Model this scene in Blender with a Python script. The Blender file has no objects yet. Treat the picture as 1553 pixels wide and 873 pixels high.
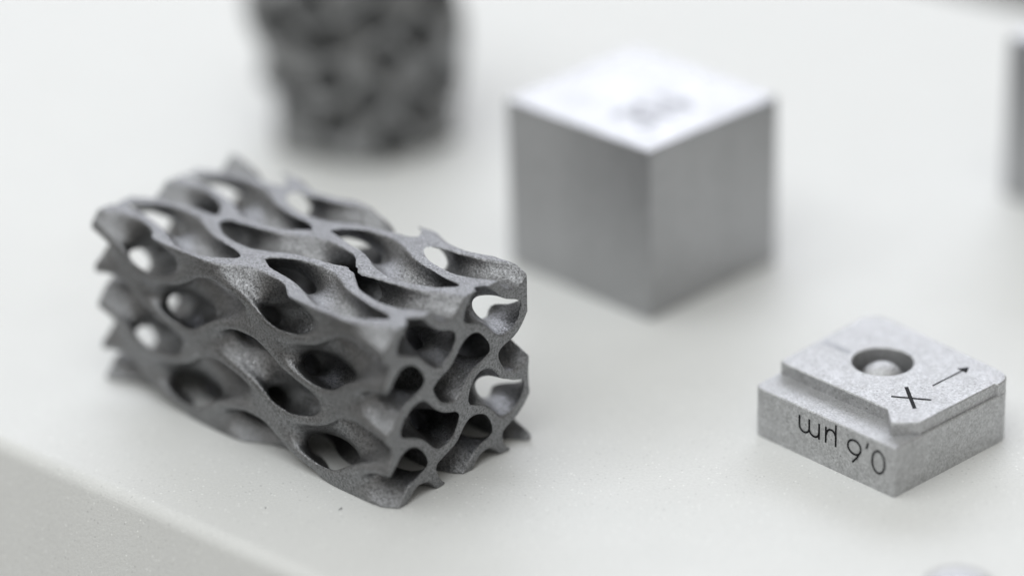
import bpy, bmesh, math
import numpy as np
from mathutils import Vector, Matrix

# ------------------------------------------------------------------ camera (1 unit = 1 cm)
S = bpy.context.scene
C = S.collection
PITCH, ROLL = 0.453, -0.02847
F = Vector((0, math.cos(PITCH), -math.sin(PITCH)))
R0 = Vector((1, 0, 0)); U0 = R0.cross(F)
RR = math.cos(ROLL) * R0 + math.sin(ROLL) * U0
UU = -math.sin(ROLL) * R0 + math.cos(ROLL) * U0
CAM_H = 16.9437
cd = bpy.data.cameras.new('camera')
cam = bpy.data.objects.new('camera', cd); C.objects.link(cam)
m = Matrix((RR, UU, -F)).transposed().to_4x4(); m.translation = (0, 0, CAM_H)
cam.matrix_world = m
cd.sensor_width = 36.0; cd.lens = 5000 / 1553 * 36
cd.clip_start = 0.5; cd.clip_end = 3000
cd.dof.use_dof = True; cd.dof.focus_distance = 34.55; cd.dof.aperture_fstop = 0.053
S.camera = cam

# ------------------------------------------------------------------ world and lamps
w = bpy.data.worlds.new('World'); S.world = w; w.use_nodes = True
bg = w.node_tree.nodes['Background']
bg.inputs[0].default_value = (1.0, 0.965, 0.90, 1); bg.inputs[1].default_value = 0.34

def area(name, loc, target, sx, sy, power, col):
    l = bpy.data.lights.new(name, 'AREA'); l.shape = 'RECTANGLE'; l.size = sx; l.size_y = sy
    l.energy = power; l.color = col
    o = bpy.data.objects.new(name, l); C.objects.link(o); o.location = loc
    o.rotation_euler = (Vector(target) - Vector(loc)).to_track_quat('-Z', 'Y').to_euler()
    return o
area('ceiling_softbox', (-18, 18, 70), (0, 31, 0), 90, 70, 41500, (0.945, 0.975, 0.985))
area('window_light', (8, 130, 52), (0, 36, 0), 120, 36, 56000, (0.885, 0.915, 1.0))

S.view_settings.view_transform = 'Standard'; S.view_settings.look = 'None'
S.view_settings.exposure = 0.05; S.view_settings.gamma = 1

# ------------------------------------------------------------------ materials
def mat(name, base, metallic, rough, dark=0.7, light=1.25, grain=55, bump=0.25, dist=0.01, rvar=0.12,
        streak=None, coarse=6.0, cvar=0.065, speck=None):
    m = bpy.data.materials.new(name); m.use_nodes = True
    nt = m.node_tree; N = nt.nodes; L = nt.links
    b = N['Principled BSDF']; b.inputs['Metallic'].default_value = metallic
    tc = N.new('ShaderNodeTexCoord')
    n1 = N.new('ShaderNodeTexNoise'); n1.inputs['Scale'].default_value = grain; n1.inputs['Detail'].default_value = 3
    n1.inputs['Roughness'].default_value = 0.7
    n2 = N.new('ShaderNodeTexNoise'); n2.inputs['Scale'].default_value = coarse; n2.inputs['Detail'].default_value = 4
    L.new(tc.outputs['Object'], n1.inputs['Vector']); L.new(tc.outputs['Object'], n2.inputs['Vector'])
    r1 = N.new('ShaderNodeMapRange'); r1.inputs[1].default_value = 0.3; r1.inputs[2].default_value = 0.7
    r1.inputs[3].default_value = dark; r1.inputs[4].default_value = light
    L.new(n1.outputs['Fac'], r1.inputs[0])
    r2 = N.new('ShaderNodeMapRange'); r2.inputs[1].default_value = 0.3; r2.inputs[2].default_value = 0.7
    r2.inputs[3].default_value = 1 - cvar; r2.inputs[4].default_value = 1 + cvar
    L.new(n2.outputs['Fac'], r2.inputs[0])
    mul = N.new('ShaderNodeMath'); mul.operation = 'MULTIPLY'
    L.new(r1.outputs[0], mul.inputs[0]); L.new(r2.outputs[0], mul.inputs[1])
    val = mul.outputs[0]
    if streak:
        mp = N.new('ShaderNodeMapping'); mp.inputs['Scale'].default_value = streak
        L.new(tc.outputs['Object'], mp.inputs['Vector'])
        n3 = N.new('ShaderNodeTexNoise'); n3.inputs['Scale'].default_value = 1.0; n3.inputs['Detail'].default_value = 3
        L.new(mp.outputs[0], n3.inputs['Vector'])
        r3 = N.new('ShaderNodeMapRange'); r3.inputs[1].default_value = 0.3; r3.inputs[2].default_value = 0.7
        r3.inputs[3].default_value = 0.93; r3.inputs[4].default_value = 1.05
        L.new(n3.outputs['Fac'], r3.inputs[0])
        m3 = N.new('ShaderNodeMath'); m3.operation = 'MULTIPLY'
        L.new(val, m3.inputs[0]); L.new(r3.outputs[0], m3.inputs[1]); val = m3.outputs[0]
    if speck:                                  # sparse flecks: (scale, lightest share, factor)
        for scl, share, fac, off in speck:
            mp = N.new('ShaderNodeMapping'); mp.inputs['Location'].default_value = (off, off * 2, 0)
            L.new(tc.outputs['Object'], mp.inputs['Vector'])
            vo = N.new('ShaderNodeTexVoronoi'); vo.inputs['Scale'].default_value = scl
            L.new(mp.outputs[0], vo.inputs['Vector'])
            sp = N.new('ShaderNodeSeparateColor'); L.new(vo.outputs['Color'], sp.inputs[0])
            g1 = N.new('ShaderNodeMath'); g1.operation = 'GREATER_THAN'; g1.inputs[1].default_value = 1 - share
            L.new(sp.outputs[0], g1.inputs[0])
            g2 = N.new('ShaderNodeMath'); g2.operation = 'LESS_THAN'; g2.inputs[1].default_value = 0.32
            L.new(vo.outputs['Distance'], g2.inputs[0])
            an = N.new('ShaderNodeMath'); an.operation = 'MULTIPLY'
            L.new(g1.outputs[0], an.inputs[0]); L.new(g2.outputs[0], an.inputs[1])
            ma = N.new('ShaderNodeMath'); ma.operation = 'MULTIPLY_ADD'; ma.inputs[1].default_value = fac - 1; ma.inputs[2].default_value = 1
            L.new(an.outputs[0], ma.inputs[0])
            mm = N.new('ShaderNodeMath'); mm.operation = 'MULTIPLY'
            L.new(val, mm.inputs[0]); L.new(ma.outputs[0], mm.inputs[1]); val = mm.outputs[0]
    sc = N.new('ShaderNodeVectorMath'); sc.operation = 'SCALE'; sc.inputs[0].default_value = base
    L.new(val, sc.inputs['Scale']); L.new(sc.outputs[0], b.inputs['Base Color'])
    rr = N.new('ShaderNodeMapRange'); rr.inputs[1].default_value = 0.3; rr.inputs[2].default_value = 0.7
    rr.inputs[3].default_value = rough + rvar; rr.inputs[4].default_value = rough - rvar
    L.new(n1.outputs['Fac'], rr.inputs[0]); L.new(rr.outputs[0], b.inputs['Roughness'])
    bp = N.new('ShaderNodeBump'); bp.inputs['Strength'].default_value = bump; bp.inputs['Distance'].default_value = dist
    L.new(n1.outputs['Fac'], bp.inputs['Height']); L.new(bp.outputs[0], b.inputs['Normal'])
    return m

M_TABLE = mat('table_surface', (0.765, 0.773, 0.762), 0.0, 0.5, dark=0.94, light=1.04, grain=30, bump=0.4, dist=0.012, coarse=1.2, cvar=0.015, speck=[(26, 0.06, 0.84, 0.0), (30, 0.06, 1.25, 3.3)])  # dark speckle, plus bright flecks painting glints into the table colour
M_LATTICE = mat('blasted_steel', (0.255, 0.258, 0.266), 0.95, 0.38, dark=0.5, light=1.5, grain=38, bump=0.75, dist=0.016, rvar=0.16)
M_DARK = mat('dark_porous_steel', (0.31, 0.315, 0.32), 0.85, 0.55, dark=0.7, light=1.3, grain=30, bump=0.4)
M_CUBE = mat('printed_steel', (0.43, 0.433, 0.443), 0.95, 0.385, dark=0.9, light=1.08, grain=40, bump=0.3, dist=0.008,
             streak=(1.6, 1.6, 0.1))
M_BLOCK = mat('grainy_silver', (0.56, 0.565, 0.575), 0.85, 0.46, dark=0.72, light=1.2, grain=40, bump=0.7, dist=0.015, coarse=9, cvar=0.09, speck=[(30, 0.06, 0.6, 0.0)])
M_INK = mat('black_marking', (0.015, 0.015, 0.017), 0.0, 0.6, grain=40)
M_INK.node_tree.nodes['Principled BSDF'].inputs['Specular IOR Level'].default_value = 0.1
M_FAINT = mat('faint_marking', (0.22, 0.225, 0.25), 0.2, 0.6, grain=40)
M_PALE = mat('pale_marking', (0.42, 0.43, 0.46), 0.4, 0.55, grain=40)
M_FLOOR = mat('dark_floor', (0.09, 0.088, 0.08), 0.0, 0.7, grain=0.5, coarse=0.05)

# ------------------------------------------------------------------ helpers
def link(name, mesh, material, parent=None, smooth=False):
    if material: mesh.materials.clear(); mesh.materials.append(material)
    if smooth:
        mesh.polygons.foreach_set('use_smooth', np.ones(len(mesh.polygons), bool))
    o = bpy.data.objects.new(name, mesh); C.objects.link(o); o.parent = parent
    return o

def from_bm(name, bm, material, parent=None, smooth=False):
    me = bpy.data.meshes.new(name); bm.to_mesh(me); bm.free()
    return link(name, me, material, parent, smooth)

def tag(o, label, cat, group=None):
    o['label'] = label; o['category'] = cat
    if group: o['group'] = group

def empty(name, loc, rotz=0):
    o = bpy.data.objects.new(name, None); C.objects.link(o); o.location = loc; o.rotation_euler = (0, 0, rotz)
    o.empty_display_size = 0.2
    return o

def prism(pts, z0, z1, bevel=0.0, seg=2):
    bm = bmesh.new()
    a = [bm.verts.new((x, y, z0)) for x, y in pts]; b = [bm.verts.new((x, y, z1)) for x, y in pts]
    n = len(pts)
    bm.faces.new(a[::-1]); bm.faces.new(b)
    for i in range(n): bm.faces.new((a[i], a[(i + 1) % n], b[(i + 1) % n], b[i]))
    bmesh.ops.recalc_face_normals(bm, faces=bm.faces)
    if bevel:
        es = [e for e in bm.edges if e.calc_face_angle(0) > 0.4]
        bmesh.ops.bevel(bm, geom=es, offset=bevel, segments=seg, profile=0.5, affect='EDGES', clamp_overlap=True)
    return bm

def rounded(pts, radii, n=6):
    """2-D outline with each corner rounded by its radius."""
    out = []; k = len(pts)
    for i in range(k):
        p = Vector(pts[i]); a = Vector(pts[i - 1]); b = Vector(pts[(i + 1) % k]); r = radii[i]
        if r <= 0: out.append(tuple(p)); continue
        da = (a - p).normalized(); db = (b - p).normalized()
        s = p + da * r; e = p + db * r
        for j in range(n + 1):
            t = j / n
            out.append(tuple((1 - t) ** 2 * s + 2 * t * (1 - t) * p + t * t * e))
    return out

def surface_nets(f, x, y, z):
    """Mesh the surface f = 0 (solid where f < 0) of a regular grid."""
    ins = f < 0
    nx, ny, nz = f.shape
    cnt = np.zeros((nx - 1, ny - 1, nz - 1)); acc = np.zeros((3, nx - 1, ny - 1, nz - 1))
    co = [np.arange(n, dtype=float) for n in (nx, ny, nz)]
    def sl(d, o):  # slices choosing corner offset o
        return tuple(slice(o[i], f.shape[i] - 1 + o[i]) for i in range(3))
    gx, gy, gz = np.meshgrid(np.arange(nx - 1.), np.arange(ny - 1.), np.arange(nz - 1.), indexing='ij')
    base = (gx, gy, gz)
    for ax in range(3):
        o1, o2 = [i for i in range(3) if i != ax]
        for p in (0, 1):
            for q in (0, 1):
                c0 = [0, 0, 0]; c0[o1] = p; c0[o2] = q; c1 = list(c0); c1[ax] = 1
                a = f[sl(0, c0)]; b = f[sl(0, c1)]
                cr = (a < 0) != (b < 0)
                t = np.where(cr, a / np.where(cr, a - b, 1), 0)
                cnt += cr
                for k in range(3):
                    acc[k] += cr * ((t if k == ax else c0[k]))
    act = cnt > 0
    idx = -np.ones(act.shape, np.int64); idx[act] = np.arange(act.sum())
    V = np.stack([(base[k] + acc[k] / np.maximum(cnt, 1))[act] for k in range(3)], 1)
    st = np.array([x[1] - x[0], y[1] - y[0], z[1] - z[0]]); V = V * st + np.array([x[0], y[0], z[0]])
    Q = []
    for ax in range(3):
        o1, o2 = [(1, 2), (2, 0), (0, 1)][ax]
        s0 = [slice(1, -1)] * 3; s1 = [slice(1, -1)] * 3
        s0[ax] = slice(0, -1); s1[ax] = slice(1, None)
        a = ins[tuple(s0)]; b = ins[tuple(s1)]
        I = np.argwhere(a != b)
        if not len(I): continue
        up = a[tuple(I.T)]
        I = I.copy()
        for i in range(3):
            if i != ax: I[:, i] += 1
        def g(d1, d2):
            J = I.copy(); J[:, o1] += d1; J[:, o2] += d2
            return idx[tuple(J.T)]
        q = np.stack([g(-1, -1), g(0, -1), g(0, 0), g(-1, 0)], 1)
        q[~up] = q[~up][:, ::-1]
        Q.append(q)
    Q = np.concatenate(Q)
    return V, Q

def keep_big(V, Q, minv=400):
    """Drop loose crumbs: keep connected pieces with at least minv vertices."""
    lab = np.arange(len(V))
    while True:
        mn = lab[Q].min(1); new = lab.copy()
        for k in range(4): np.minimum.at(new, Q[:, k], mn)
        new = new[new]
        if (new == lab).all(): break
        lab = new
    c = np.bincount(lab, minlength=len(V)); kv = c[lab] >= minv
    remap = np.cumsum(kv) - 1
    return V[kv], remap[Q[kv[Q].all(1)]]

def np_mesh(name, V, Q):
    me = bpy.data.meshes.new(name)
    me.vertices.add(len(V)); me.vertices.foreach_set('co', V.astype(np.float32).ravel())
    me.loops.add(Q.size); me.loops.foreach_set('vertex_index', Q.astype(np.int32).ravel())
    me.polygons.add(len(Q)); me.polygons.foreach_set('loop_start', np.arange(0, Q.size, 4, dtype=np.int32))
    me.update(calc_edges=True); me.validate()
    return me

def ripple(a, b, c, k, seed):
    r = np.random.default_rng(seed); o = 0
    for i in range(5):
        d = r.normal(size=3); d /= np.linalg.norm(d); fr = k * r.uniform(0.6, 1.6)
        o = o + np.sin(fr * (d[0] * a + d[1] * b + d[2] * c) + r.uniform(0, 6.28))
    return o / 5

def gyroid(a, b, c, per, ph):
    w = 2 * np.pi / np.array(per)
    X = w[0] * a + ph[0]; Y = w[1] * b + ph[1]; Z = w[2] * c + ph[2]
    sX, cX, sY, cY, sZ, cZ = np.sin(X), np.cos(X), np.sin(Y), np.cos(Y), np.sin(Z), np.cos(Z)
    v = sY * cX + sX * cZ + sZ * cY
    gx = (-sY * sX + cX * cZ) * w[0]; gy = (cY * cX - sZ * sY) * w[1]; gz = (-sX * sZ + cZ * cY) * w[2]
    return v, np.sqrt(gx ** 2 + gy ** 2 + gz ** 2) + 1.2

def smax(p, q, k):
    h = np.maximum(k - np.abs(p - q), 0) / k
    return np.maximum(p, q) + h * h * k * 0.25

def arr(n, d):
    return np.arange(n) * d

# ------------------------------------------------------------------ floor and table
fb = prism([(-400, -300), (400, -300), (400, 600), (-400, 600)], -76, -75)
fl = from_bm('floor', fb, M_FLOOR); fl['kind'] = 'structure'

ang = math.radians(139.1)
ed = Vector((math.cos(ang), math.sin(ang))); en = Vector((-ed.y, ed.x))
if en.y < 0: en = -en                      # into the table, away from the camera
E1 = Vector((-4.05, 30.11))
DEPTH = (Vector((7.1, 43.7)) - E1).dot(en)
SL = math.radians(62); RAD = 0.22          # sloping front side under a softly rounded edge
prof = [(DEPTH - 0.1, 0.0)]
for k in range(9):
    a = SL * k / 8
    prof.append((RAD * 0.45 - RAD * math.sin(a), -RAD * (1 - math.cos(a))))
u0, z0 = prof[-1]
prof += [(u0 - (5 + z0) / math.tan(SL), -5.0), (DEPTH, -5.0), (DEPTH, -0.1)]
tbm = bmesh.new(); ends = []
for sgn in (60, -60):
    ends.append([tbm.verts.new((*(E1 + ed * sgn + en * u), z)) for u, z in prof])
tbm.faces.new(ends[0]); tbm.faces.new(ends[1][::-1])
for k in range(len(prof)):
    q = (k + 1) % len(prof)
    tbm.faces.new((ends[0][k], ends[1][k], ends[1][q], ends[0][q]))
bmesh.ops.recalc_face_normals(tbm, faces=tbm.faces)
table = from_bm('display_table', tbm, M_TABLE)
tag(table, 'off-white speckled display table slab that all the metal samples stand on', 'table')

# ------------------------------------------------------------------ lattice block in front
LAT_YAW = 0.77645
NC = Vector((-1.26558, 29.63932, 0))
def frame(yaw, nc):
    """Object frame: local x = left-back edge, local y = right-back edge, z up (left-handed edges handled by mirroring x)."""
    A = Vector((-math.cos(yaw), math.sin(yaw), 0)); B = Vector((math.sin(yaw), math.cos(yaw), 0))
    return A, B

A, B = frame(LAT_YAW, NC)
LO = (0.0, -0.085, 0.0); HI = (4.58, 2.03, 2.045)
d = 0.0165
xs = np.arange(LO[0] - 0.1, HI[0] + 0.1, d); ys = np.arange(LO[1] - 0.1, HI[1] + 0.1, d); zs = np.arange(LO[2] - 0.1, HI[2] + 0.12, d)
ga, gb, gc = np.meshgrid(xs, ys, zs, indexing='ij')
v, G = gyroid(ga, gb, gc, (2.15, 0.97, 0.951), (0.996, 4.276, 1.1757))
sheet = (np.abs(v - 0.0) - 0.495) / G + 0.006 * ripple(ga, gb, gc, 26, 3)
rag = 0.012 * ripple(ga, gb, gc, 9, 5)
front = LO[1] - gb + rag                     # the long front side is worn rounder than the other cuts
sheet = smax(sheet, front, 0.055)
boxd = np.maximum.reduce([LO[0] - ga, ga - HI[0], gb - HI[1]]) + rag
boxd = np.maximum.reduce([boxd, gc - HI[2] + 0.25 * rag, LO[2] - gc])
V, Q = surface_nets(smax(sheet, boxd, 0.010), xs, ys, zs)
V, Q = keep_big(V, Q, 600)
# local axes: x = -A, y = B (right-handed with z up)
V[:, 0] *= -1; Q = Q[:, ::-1]
lat = link('lattice_block', np_mesh('lattice_block', V, Q), M_LATTICE, smooth=True)
lat.data.set_sharp_from_angle(angle=math.radians(28))
lat.location = NC; lat.rotation_euler = (0, 0, -LAT_YAW)
tag(lat, 'long grey gyroid lattice block full of oval holes, lying in front at the left', 'metal lattice')

# ------------------------------------------------------------------ stroke lettering
def ribbon(strokes, wid, place, h):
    """Flat strokes with rounded joints; place(s, t, n) -> point on the face, n outward."""
    bm = bmesh.new()
    for st in strokes:
        pts = [Vector(p) for p in st]; closed = len(pts) > 3 and (pts[0] - pts[-1]).length < 1e-6
        if closed: pts = pts[:-1]
        n = len(pts); rows = []
        for i in range(n):
            if closed: t = pts[(i + 1) % n] - pts[i - 1]
            else: t = pts[min(i + 1, n - 1)] - pts[max(i - 1, 0)]
            t.normalize(); nn = Vector((-t.y, t.x)) * wid / 2
            p = pts[i]
            if not closed and i == 0: p = p - t * wid / 2
            if not closed and i == n - 1: p = p + t * wid / 2
            a, b = p + nn, p - nn
            rows.append([bm.verts.new(place(a.x, a.y, 0)), bm.verts.new(place(b.x, b.y, 0)),
                         bm.verts.new(place(b.x, b.y, h)), bm.verts.new(place(a.x, a.y, h))])
        for i in range(n if closed else n - 1):
            r, q = rows[i], rows[(i + 1) % n]
            for k in range(4): bm.faces.new((r[k], r[(k + 1) % 4], q[(k + 1) % 4], q[k]))
        if not closed:
            bm.faces.new(rows[0]); bm.faces.new(rows[-1][::-1])
    bmesh.ops.recalc_face_normals(bm, faces=bm.faces)
    return bm

def arc(cx, cy, rx, ry, a0, a1, n=14):
    return [(cx + rx * math.cos(math.radians(a0 + (a1 - a0) * i / n)), cy + ry * math.sin(math.radians(a0 + (a1 - a0) * i / n))) for i in range(n + 1)]

# ------------------------------------------------------------------ solid cube
CUBE_YAW = 0.8087
def cube_at(nc, yaw, la, lb, h, label, name='metal_cube'):
    e = empty(name, (nc[0], nc[1], 0), -yaw)
    bm = prism([(0, 0), (0, lb), (-la, lb), (-la, 0)], 0.0, h, bevel=0.025, seg=2)
    from_bm('cube_body', bm, M_CUBE, e)
    tag(e, label, 'metal cube')
    return e
cube = cube_at((1.5745, 33.8377), CUBE_YAW, 2.296, 2.181, 2.111, 'solid grey steel cube with a pale top marked 314, behind the small block')
def top_place(h0):
    # reading direction +y, letter up direction -x (towards the left-back)
    return lambda u, v, n: (-u, v, h0 + n)
def glyph(name, strokes, wid, place, h, material, parent):
    return from_bm(name, ribbon(strokes, wid, place, h), material, parent)
cp = top_place(2.111 - 0.003)
def up(st, u0, v0, k):   # (s along +y, t along letter-up) -> (u, v)
    return [[(u0 + t * k, v0 + s * k) for s, t in q] for q in st]
G3 = [arc(0.28, 0.74, 0.24, 0.25, 150, -80, 12)[:-1] + [(0.30, 0.5)], [(0.30, 0.5)] + arc(0.28, 0.25, 0.27, 0.25, 80, -150, 12)]
G1 = [[(0.0, 0.8), (0.2, 1.0), (0.2, 0.0)]]
G4 = [[(0.45, 0.0), (0.45, 1.0), (0.0, 0.3), (0.62, 0.3)]]
glyph('digit', up(G3, 0.53, 0.44, 0.52), 0.06, cp, 0.007, M_FAINT, cube)
glyph('digit', up(G1, 0.53, 0.81, 0.52), 0.06, cp, 0.007, M_FAINT, cube)
glyph('digit', up(G4, 0.53, 1.02, 0.52), 0.06, cp, 0.007, M_FAINT, cube)

cube_at((7.6, 35.52), 0.79, 2.15, 2.15, 2.1, 'plain grey steel cube cut off by the picture edge, near the dark table end')

# ------------------------------------------------------------------ dark porous cylinder at the back
d = 0.05
xs = np.arange(-1.65, 1.66, d); ys = np.arange(-1.65, 1.66, d); zs = np.arange(-0.15, 3.35, d)
ga, gb, gc = np.meshgrid(xs, ys, zs, indexing='ij')
v, G = gyroid(ga, gb, gc, (1.3, 1.3, 1.1), (0.4, 1.9, 0.8))
rad = np.sqrt((ga + 0.06 * gc) ** 2 + gb ** 2)
sheet = (np.abs(v) - 0.62) / G
cyl = np.maximum.reduce([rad - (1.27 + 0.03 * gc) + 0.24 * ripple(ga, gb, gc, 7, 11), -gc, gc - 3.1])
V, Q = surface_nets(smax(sheet, cyl, 0.06), xs, ys, zs)
V, Q = keep_big(V, Q, 200)
po = link('porous_cylinder', np_mesh('porous_cylinder', V, Q), M_DARK, smooth=True)
po.location = (-1.82, 39.75, 0)
tag(po, 'dark grey porous lattice cylinder standing at the back behind the long lattice block', 'metal lattice')

# ------------------------------------------------------------------ small marked block
BY = 0.83906
blk = empty('roughness_block', (3.88, 29.62, 0), -BY)
tag(blk, 'small silver block with stepped top, ball in a hole and 0,6 µm side', 'test block')
X = lambda u, v: (-u, v)
body_pts = rounded([X(0, 0), X(0, 1.86), X(2.07, 1.98), X(1.97, 0)], [0.015, 0.22, 0.3, 0.1])
ZB, ZT = 0.575, 0.715
# cap plate with a round hole through it
HC = (1.205, 1.16); HR = 0.34
outer = rounded([X(0.03, 0.41), X(0.03, 1.60), X(0.002, 1.62), X(0.002, 1.86), X(2.07, 1.98), X(1.985, 0.40), X(0.46, 0.40), X(0.22, 0.19)],
                [0.0, 0, 0, 0.22, 0.3, 0.06, 0.0, 0.02])
def plate_with_hole(outer, hc, hr, z0, z1, nseg=48, floor_z=None):
    bm = bmesh.new()
    ro = [bm.verts.new((x, y, z1)) for x, y in outer]
    ri = [bm.verts.new((hc[0] + hr * math.cos(2 * math.pi * i / nseg), hc[1] + hr * math.sin(2 * math.pi * i / nseg), z1)) for i in range(nseg)]
    eo = [bm.edges.new((ro[i], ro[(i + 1) % len(ro)])) for i in range(len(ro))]
    ei = [bm.edges.new((ri[i], ri[(i + 1) % nseg])) for i in range(nseg)]
    bmesh.ops.triangle_fill(bm, use_beauty=True, use_dissolve=False, edges=eo + ei)
    top = list(bm.faces)
    for f in top:
        f.normal_update()
        if f.normal.z < 0: f.normal_flip()
    c = 0.012
    def skirt(ring, centre, inward):
        n = len(ring); prev = ring
        # small chamfer, then the wall
        for dz, off in ((-c, c), (z0 - z1, c)):
            cur = []
            for i, vv in enumerate(ring):
                a, b = ring[i - 1].co, ring[(i + 1) % n].co
                t = (b - a).xy.normalized(); nr = Vector((t.y, -t.x))
                if (vv.co.xy - Vector(centre)).dot(nr) < 0: nr = -nr
                if inward: nr = -nr
                cur.append(bm.verts.new((vv.co.x + nr.x * off, vv.co.y + nr.y * off, z1 + dz)))
            for i in range(n): bm.faces.new((prev[i], prev[(i + 1) % n], cur[(i + 1) % n], cur[i]))
            prev = cur
    skirt(ro, (-1.0, 1.1), False); skirt(ri, hc, True)
    if floor_z is not None:                    # the bore ends in a flat floor
        fr = [bm.verts.new((hc[0] + (hr + 0.02) * math.cos(2 * math.pi * i / nseg), hc[1] + (hr + 0.02) * math.sin(2 * math.pi * i / nseg), floor_z)) for i in range(nseg)]
        bm.faces.new(fr)
    bmesh.ops.recalc_face_normals(bm, faces=bm.faces)
    return bm
from_bm('body', plate_with_hole(body_pts, X(*HC), HR + 0.004, 0.0, ZB, floor_z=0.24), M_BLOCK, blk)
cap = from_bm('cap_plate', plate_with_hole(outer, X(*HC), HR, ZB, ZT), M_BLOCK, blk)
bm = bmesh.new(); bmesh.ops.create_uvsphere(bm, u_segments=40, v_segments=24, radius=1.0,
    matrix=Matrix.Translation((-HC[0], HC[1], 0.46)) @ Matrix.Diagonal((0.25, 0.25, 0.23, 1)))
from_bm('ball', bm, M_BLOCK, blk, smooth=True)
tp = top_place(ZT - 0.003)
glyph('letter', [[(0.622, 0.88), (0.275, 0.605)], ], 0.042, tp, 0.0055, M_INK, blk)
bmx = ribbon([[(0.60, 0.632), (0.272, 0.85)]], 0.026, tp, 0.0065)
stroke2 = from_bm('letter', bmx, M_INK, blk)
glyph('arrow', [[(0.462, 1.12), (0.462, 1.62)]], 0.018, tp, 0.0055, M_INK, blk)
bm = bmesh.new()
tri = [(0.462, 1.70), (0.53, 1.59), (0.40, 1.58)]
a = [bm.verts.new(tp(u, v, 0.007)) for u, v in tri]; b = [bm.verts.new(tp(u, v, 0)) for u, v in tri]
bm.faces.new(a); bm.faces.new(b[::-1])
for i in range(3): bm.faces.new((a[i], a[(i + 1) % 3], b[(i + 1) % 3], b[i]))
bmesh.ops.recalc_face_normals(bm, faces=bm.faces)
from_bm('arrow_head', bm, M_INK, blk)
glyph('marking', [[(1.93, 1.07), (1.62, 1.07)]], 0.075, tp, 0.005, M_PALE, blk)
# 0,6 µm upside down on the left front face (local y = 0): reading direction = local -x, letter up = -z
def fp(s, t, n):
    sl = s / 2.0 * 0.0
    return (-s, -0.009 - n, 0.462 - t)
W = 0.023
glyph('digit', [arc(0.212, 0.128, 0.085, 0.128, 0, 360, 26)[:-1] + [(0.297, 0.128)]], W, fp, 0.006, M_INK, blk)
glyph('comma', [[(0.375, 0.02), (0.36, -0.03)]], W, fp, 0.006, M_INK, blk)
glyph('digit', [arc(0.545, 0.08, 0.09, 0.082, 0, 360, 22)[:-1] + [(0.635, 0.08)], [(0.468, 0.115), (0.50, 0.18), (0.56, 0.252)]], W, fp, 0.006, M_INK, blk)
glyph('letter', [[(0.805, -0.07), (0.805, 0.165)], [(0.805, 0.06)] + arc(0.87, 0.06, 0.06, 0.062, 180, 340, 10)[1:] + [(0.945, 0.09)], [(0.945, 0.165), (0.945, 0.0)]], W, fp, 0.006, M_INK, blk)
glyph('letter', [[(1.04, 0.0), (1.04, 0.165)], arc(1.11, 0.10, 0.07, 0.068, 180, 0, 10) + [(1.18, 0.0)], arc(1.25, 0.10, 0.07, 0.068, 180, 0, 10) + [(1.32, 0.0)]], W, fp, 0.006, M_INK, blk)

# ------------------------------------------------------------------ rounded part at the lower picture edge
bm = bmesh.new()
prof = [(0.0, 0.42), (0.14, 0.415), (0.25, 0.39), (0.33, 0.34), (0.38, 0.26), (0.40, 0.15), (0.41, 0.0)]
rings = []
for r, z in prof:
    rings.append([bm.verts.new((r * math.cos(2 * math.pi * i / 32), r * math.sin(2 * math.pi * i / 32), z)) for i in range(32)] if r else [bm.verts.new((0, 0, z))])
for k in range(len(prof) - 1):
    p, q = rings[k], rings[k + 1]
    for i in range(32):
        if len(p) == 1: bm.faces.new((p[0], q[i], q[(i + 1) % 32]))
        else: bm.faces.new((p[i], q[i], q[(i + 1) % 32], p[(i + 1) % 32]))
bmesh.ops.recalc_face_normals(bm, faces=bm.faces)
dome = from_bm('dome_part', bm, M_CUBE, smooth=True)
dome.location = (4.23, 27.3, 0)
tag(dome, 'blurred round silver part cut off at the bottom edge, in front of the small block', 'metal part')

# ------------------------------------------------------------------ crumbs of metal on the table
def crumb(loc, s, label, seed):
    r = np.random.default_rng(seed)
    bm = bmesh.new(); bmesh.ops.create_icosphere(bm, subdivisions=1, radius=s)
    for vv in bm.verts:
        vv.co = Vector((vv.co.x * 2.2, vv.co.y * 0.6, vv.co.z * 0.5)) * (1 + r.uniform(-0.3, 0.3))
    zmin = min(vv.co.z for vv in bm.verts)
    for vv in bm.verts: vv.co.z -= zmin
    o = from_bm('metal_crumb', bm, M_DARK); o.location = loc; o.rotation_euler = (0, 0, r.uniform(0, 3))
    tag(o, label, 'metal crumb', 'crumbs of metal on the table')
crumb((-1.84, 29.70, 0), 0.014, 'tiny dark metal crumb on the table just below the near corner of the lattice block', 1)
crumb((-2.62, 29.77, 0), 0.010, 'tiny dark metal crumb on the table nearer the front table edge', 2)
